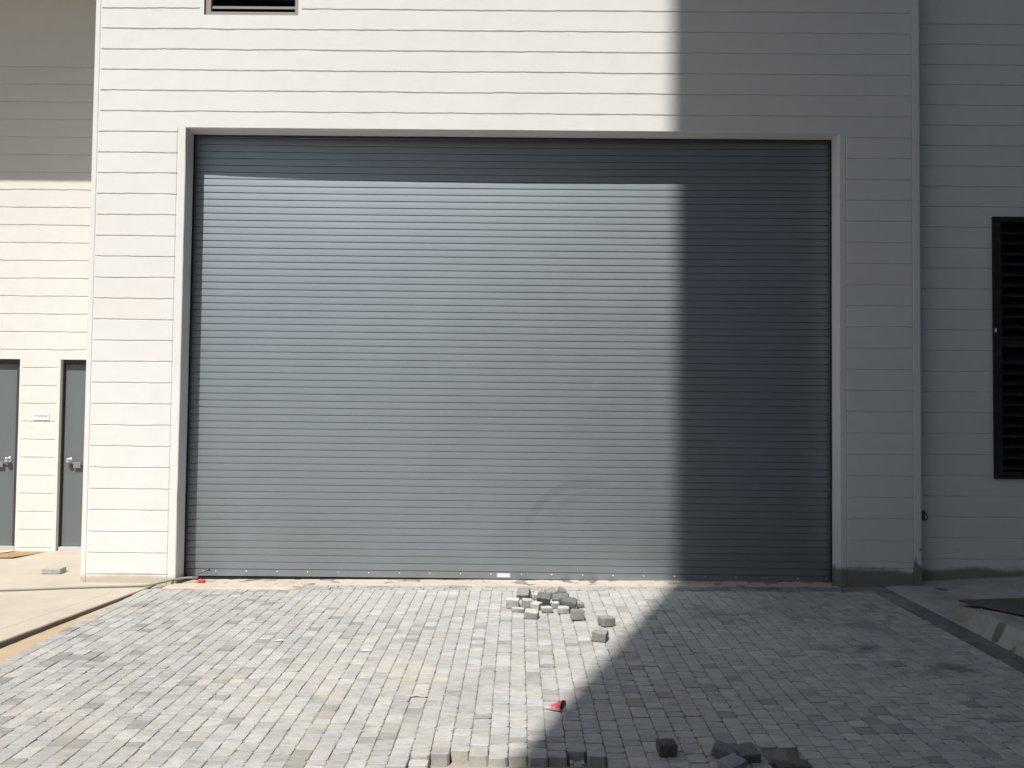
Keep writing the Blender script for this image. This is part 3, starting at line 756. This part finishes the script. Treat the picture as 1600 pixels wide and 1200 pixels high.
MB().tube([hp(-3.07, .10, .05), hp(-3.04, .13, .065), hp(-3.01, .15, .075), hp(-2.985, .155, .082)], .004, 8).build('wire', M['blue'], hs, smooth=True)
MB().lathe(hp(-2.988, .155, .079), (.6, 0, .4), [(.008, 0), (.010, .004), (.010, .012), (.007, .016)], 10).build('wire_end', M['guide'], hs, smooth=True)

# brown board lying on the right-hand walk
bo = empty('board', (3.745, -.84, 0), label='flat weathered brown board lying on the shaded walk at the right edge', cat='board')
b = MB(); out = [(3.745, -.835), (3.785, -1.20), (3.83, -1.55), (4.02, -1.76), (4.75, -1.84), (4.92, -.72), (4.4, -.70)]
def bz(x, y): return .088+.012*(x-3.75)+(-.84-y)*.088+.005*nz(x, y, 4, 3)
n = len(out); vt_ = [(x-3.745, y+.84, bz(x, y)+.012) for x, y in out]; vb_ = [(x-3.745, y+.84, bz(x, y)-.004) for x, y in out]
b.add(vt_+vb_, [tuple(range(n)), tuple(range(n, 2*n))[::-1]]+[(i, (i+1) % n, (i+1) % n+n, i+n) for i in range(n)])
b.build('sheet', M['board'], bo)

# cardboard by the left-hand door
cb = empty('cardboard_sheet', (-5.48, 1.2, az(-5.4, 1.2)), label='flattened brown cardboard with a pale strip lying before the left-edge door', cat='cardboard')
def sheet(out, z0, m, nm, th=.004):
    n = len(out); b = MB(); zf = lambda x, y: z0+.012*max(0, nz(x, y, 3, 4))+.008*sm(-5.45, -5.28, x)*0
    b.add([(x+5.48, y-1.2, zf(x, y)+th) for x, y in out]+[(x+5.48, y-1.2, zf(x, y)) for x, y in out], [tuple(range(n)), tuple(range(n, 2*n))[::-1]]+[(i, (i+1) % n, (i+1) % n+n, i+n) for i in range(n)])
    b.build(nm, m, cb)
sheet([(-6.3, 1.02), (-5.60, .98), (-5.40, 1.0), (-5.28, 1.30), (-5.24, 1.40), (-5.62, 1.41), (-6.3, 1.40)], .002, M['card'], 'sheet')
sheet([(-5.93, 1.02), (-5.80, 1.02), (-5.60, 1.39), (-5.67, 1.39)], .013, M['tape'], 'strip', .003)

# plaque between the two doors
pq = empty('sign', (-5.389, YL, 1.537), label='small white STORAGE sign on the wall between the two grey doors', cat='sign')
MB().box(-.090, .090, -.009, -.001, -.037, .037).build('plate', M['white'], pq, bevel=.002)
fc = bpy.data.curves.new('lettering', 'FONT'); fc.body = 'STORAGE'; fc.size = .034; fc.align_x = 'CENTER'; fc.align_y = 'CENTER'; fc.extrude = .0008; fc.space_character = 1.02
ft = bpy.data.objects.new('lettering_curve', fc); COL.objects.link(ft); bpy.context.view_layer.update()
fm = bpy.data.meshes.new_from_object(ft.evaluated_get(bpy.context.evaluated_depsgraph_get())); bpy.data.objects.remove(ft)
fo = bpy.data.objects.new('lettering', fm); COL.objects.link(fo); fm.materials.clear(); fm.materials.append(M['ink']); fo.parent = pq; fo.location = (0, -.0105, .008); fo.rotation_euler = (radians(90), 0, 0)
b = MB()
for i in range(7):
    for j in range(2):
        if (i*3+j) % 4: b.lathe((-.03+i*.010, -.009, -.014-j*.007), (0, -1, 0), [(.0018, 0), (.0012, .0014)], 6)
b.build('braille_dots', M['ink'], pq)

# rusty bracket on the right wall, by the corner
br = empty('wall_bracket', (3.962, YR, .69), label='small rusty bracket fixed low on the right wall by the corner', cat='bracket')
MB().box(-.014, .014, -.010, 0, -.055, .045).build('plate', M['rust'], br, bevel=.002)
MB().tube([(0, -.01, .03), (.0, -.04, .03), (.012, -.045, .01), (.022, -.045, -.03), (.014, -.035, -.045), (0, -.01, -.045)], .006, 8).build('hook', M['rust'], br, smooth=True)

# small litter
def scrap(name, loc, outline, m, bend, rz=0, **k):
    n = len(outline); b = MB(); cx = sum(p[0] for p in outline)/n; cy = sum(p[1] for p in outline)/n
    z = lambda x, y: .003+bend*abs(nz(x*20, y*20, 3))
    b.add([(cx, cy, z(cx, cy)+bend)]+[(x, y, z(x, y)) for x, y in outline], [(0, i+1, (i+1) % n+1) for i in range(n)])
    o = b.build(name, m, None, fix=False); so = o.modifiers.new('thickness', 'SOLIDIFY'); so.thickness = .0015
    o.location = loc; o.rotation_euler = (0, 0, rz); return tag(o, **k)
scrap('dry_scrap', (-.58, -2.985, gz(-.6, -3)), [(-.085, -.012), (-.03, -.022), (.0, -.015), (.04, -.024), (.068, -.006), (.05, .012), (.02, .022), (-.01, .012), (-.05, .006)], M['leafdry'], .014, label='crumpled tan scrap lying on the sunlit paving left of the pink cone', cat='scrap')
scrap('plastic_scrap', (-1.05, -2.08, gz(-1.05, -2.08)), [(-.045, -.012), (.0, -.022), (.045, -.01), (.05, .012), (.01, .022), (-.035, .014)], M['bluescrap'], .004, label='thin pale blue plastic scrap on the sunlit paving', cat='scrap')
scrap('dry_scrap', (-1.72, -1.86, gz(-1.72, -1.86)), [(-.05, -.006), (-.01, -.014), (.04, -.004), (.05, .006), (.0, .012), (-.03, .006)], M['tape'], .010, .3, label='thin pale curled scrap on the paving left of the blue one', cat='scrap')
# chips and crumbs of stone
b = MB()
def chip(x, y, z, r):
    vs = [(x+r*cos(a)*random.uniform(.6, 1.2), y+r*sin(a)*random.uniform(.6, 1.2), z) for a in (0, 1.2, 2.5, 3.8, 5.1)]
    b.add(vs+[(x+r*.2, y, z+r*random.uniform(.5, 1))], [(i, (i+1) % 5, 5) for i in range(5)])
for _ in range(170):
    x = random.uniform(-3.3, 3.2); y = random.uniform(-4.2, -.25); chip(x, y, gz(x, y)+.0005, random.uniform(.0025, .007))
for _ in range(70):
    x = random.gauss(.28, .3); y = random.gauss(-.95, .25); chip(x, y, gz(x, y)+.0005, random.uniform(.003, .010))
for _ in range(60):
    x = random.uniform(3.6, 5.2); y = random.uniform(-1.4, .15); chip(x, y, wz(x, y), random.uniform(.004, .014))
for _ in range(60):
    x = random.uniform(-6, -3.6); y = random.uniform(-2, 1.3); chip(x, y, az(x, y), random.uniform(.002, .006))
for _ in range(90):
    x = random.uniform(-3.2, 3.0); chip(x, random.uniform(-.02, .15), tz(x, .1)+.001, random.uniform(.003, .009))
cr = b.build('stone_chips', M['slab_l'], fix=False); tag(cr, kind='stuff', label='crumbs and chips of stone scattered over paving and slab', cat='chips')

# ------------------------------------------------------------------ block of flats behind the viewer: its corner throws the big shadow
t0 = 12.0; cx0 = 1.445+SX*t0; cy0 = -t0
fl = empty('tower_block', (cx0, cy0, 0), label='tall pale tower block across the yard whose corner throws the big shadow', cat='building')
M['tower'] = mat('pale_tower_render', (.3, .3, .3), .9, .2); t = NT(M['tower']); t.color(t.mix(t.rng(t.noise(.5, 5), .3, .7), (.29, .29, .29), (.25, .25, .25)))
HT = 27.5
MB().box(0, 22, -12, 0, -.4, HT).build('wall', M['tower'], fl)
MB().box(-.15, 22.15, -12.15, .15, HT+.002, HT+.5).build('roof', M['tower'], fl)
M['glass'] = mat('dark_window_glass', (.05, .06, .07), .15, .5)
for i in range(8):
    for j in range(5):
        x0 = 1.6+j*4.2; z0 = 1.2+i*3.3
        wdw = MB().box(x0, x0+1.6, .003, .05, z0, z0+1.4).build('window', M['fill'], fl)
        MB().box(x0+.08, x0+1.52, .053, .06, z0+.08, z0+1.32).build('pane', M['glass'], wdw)
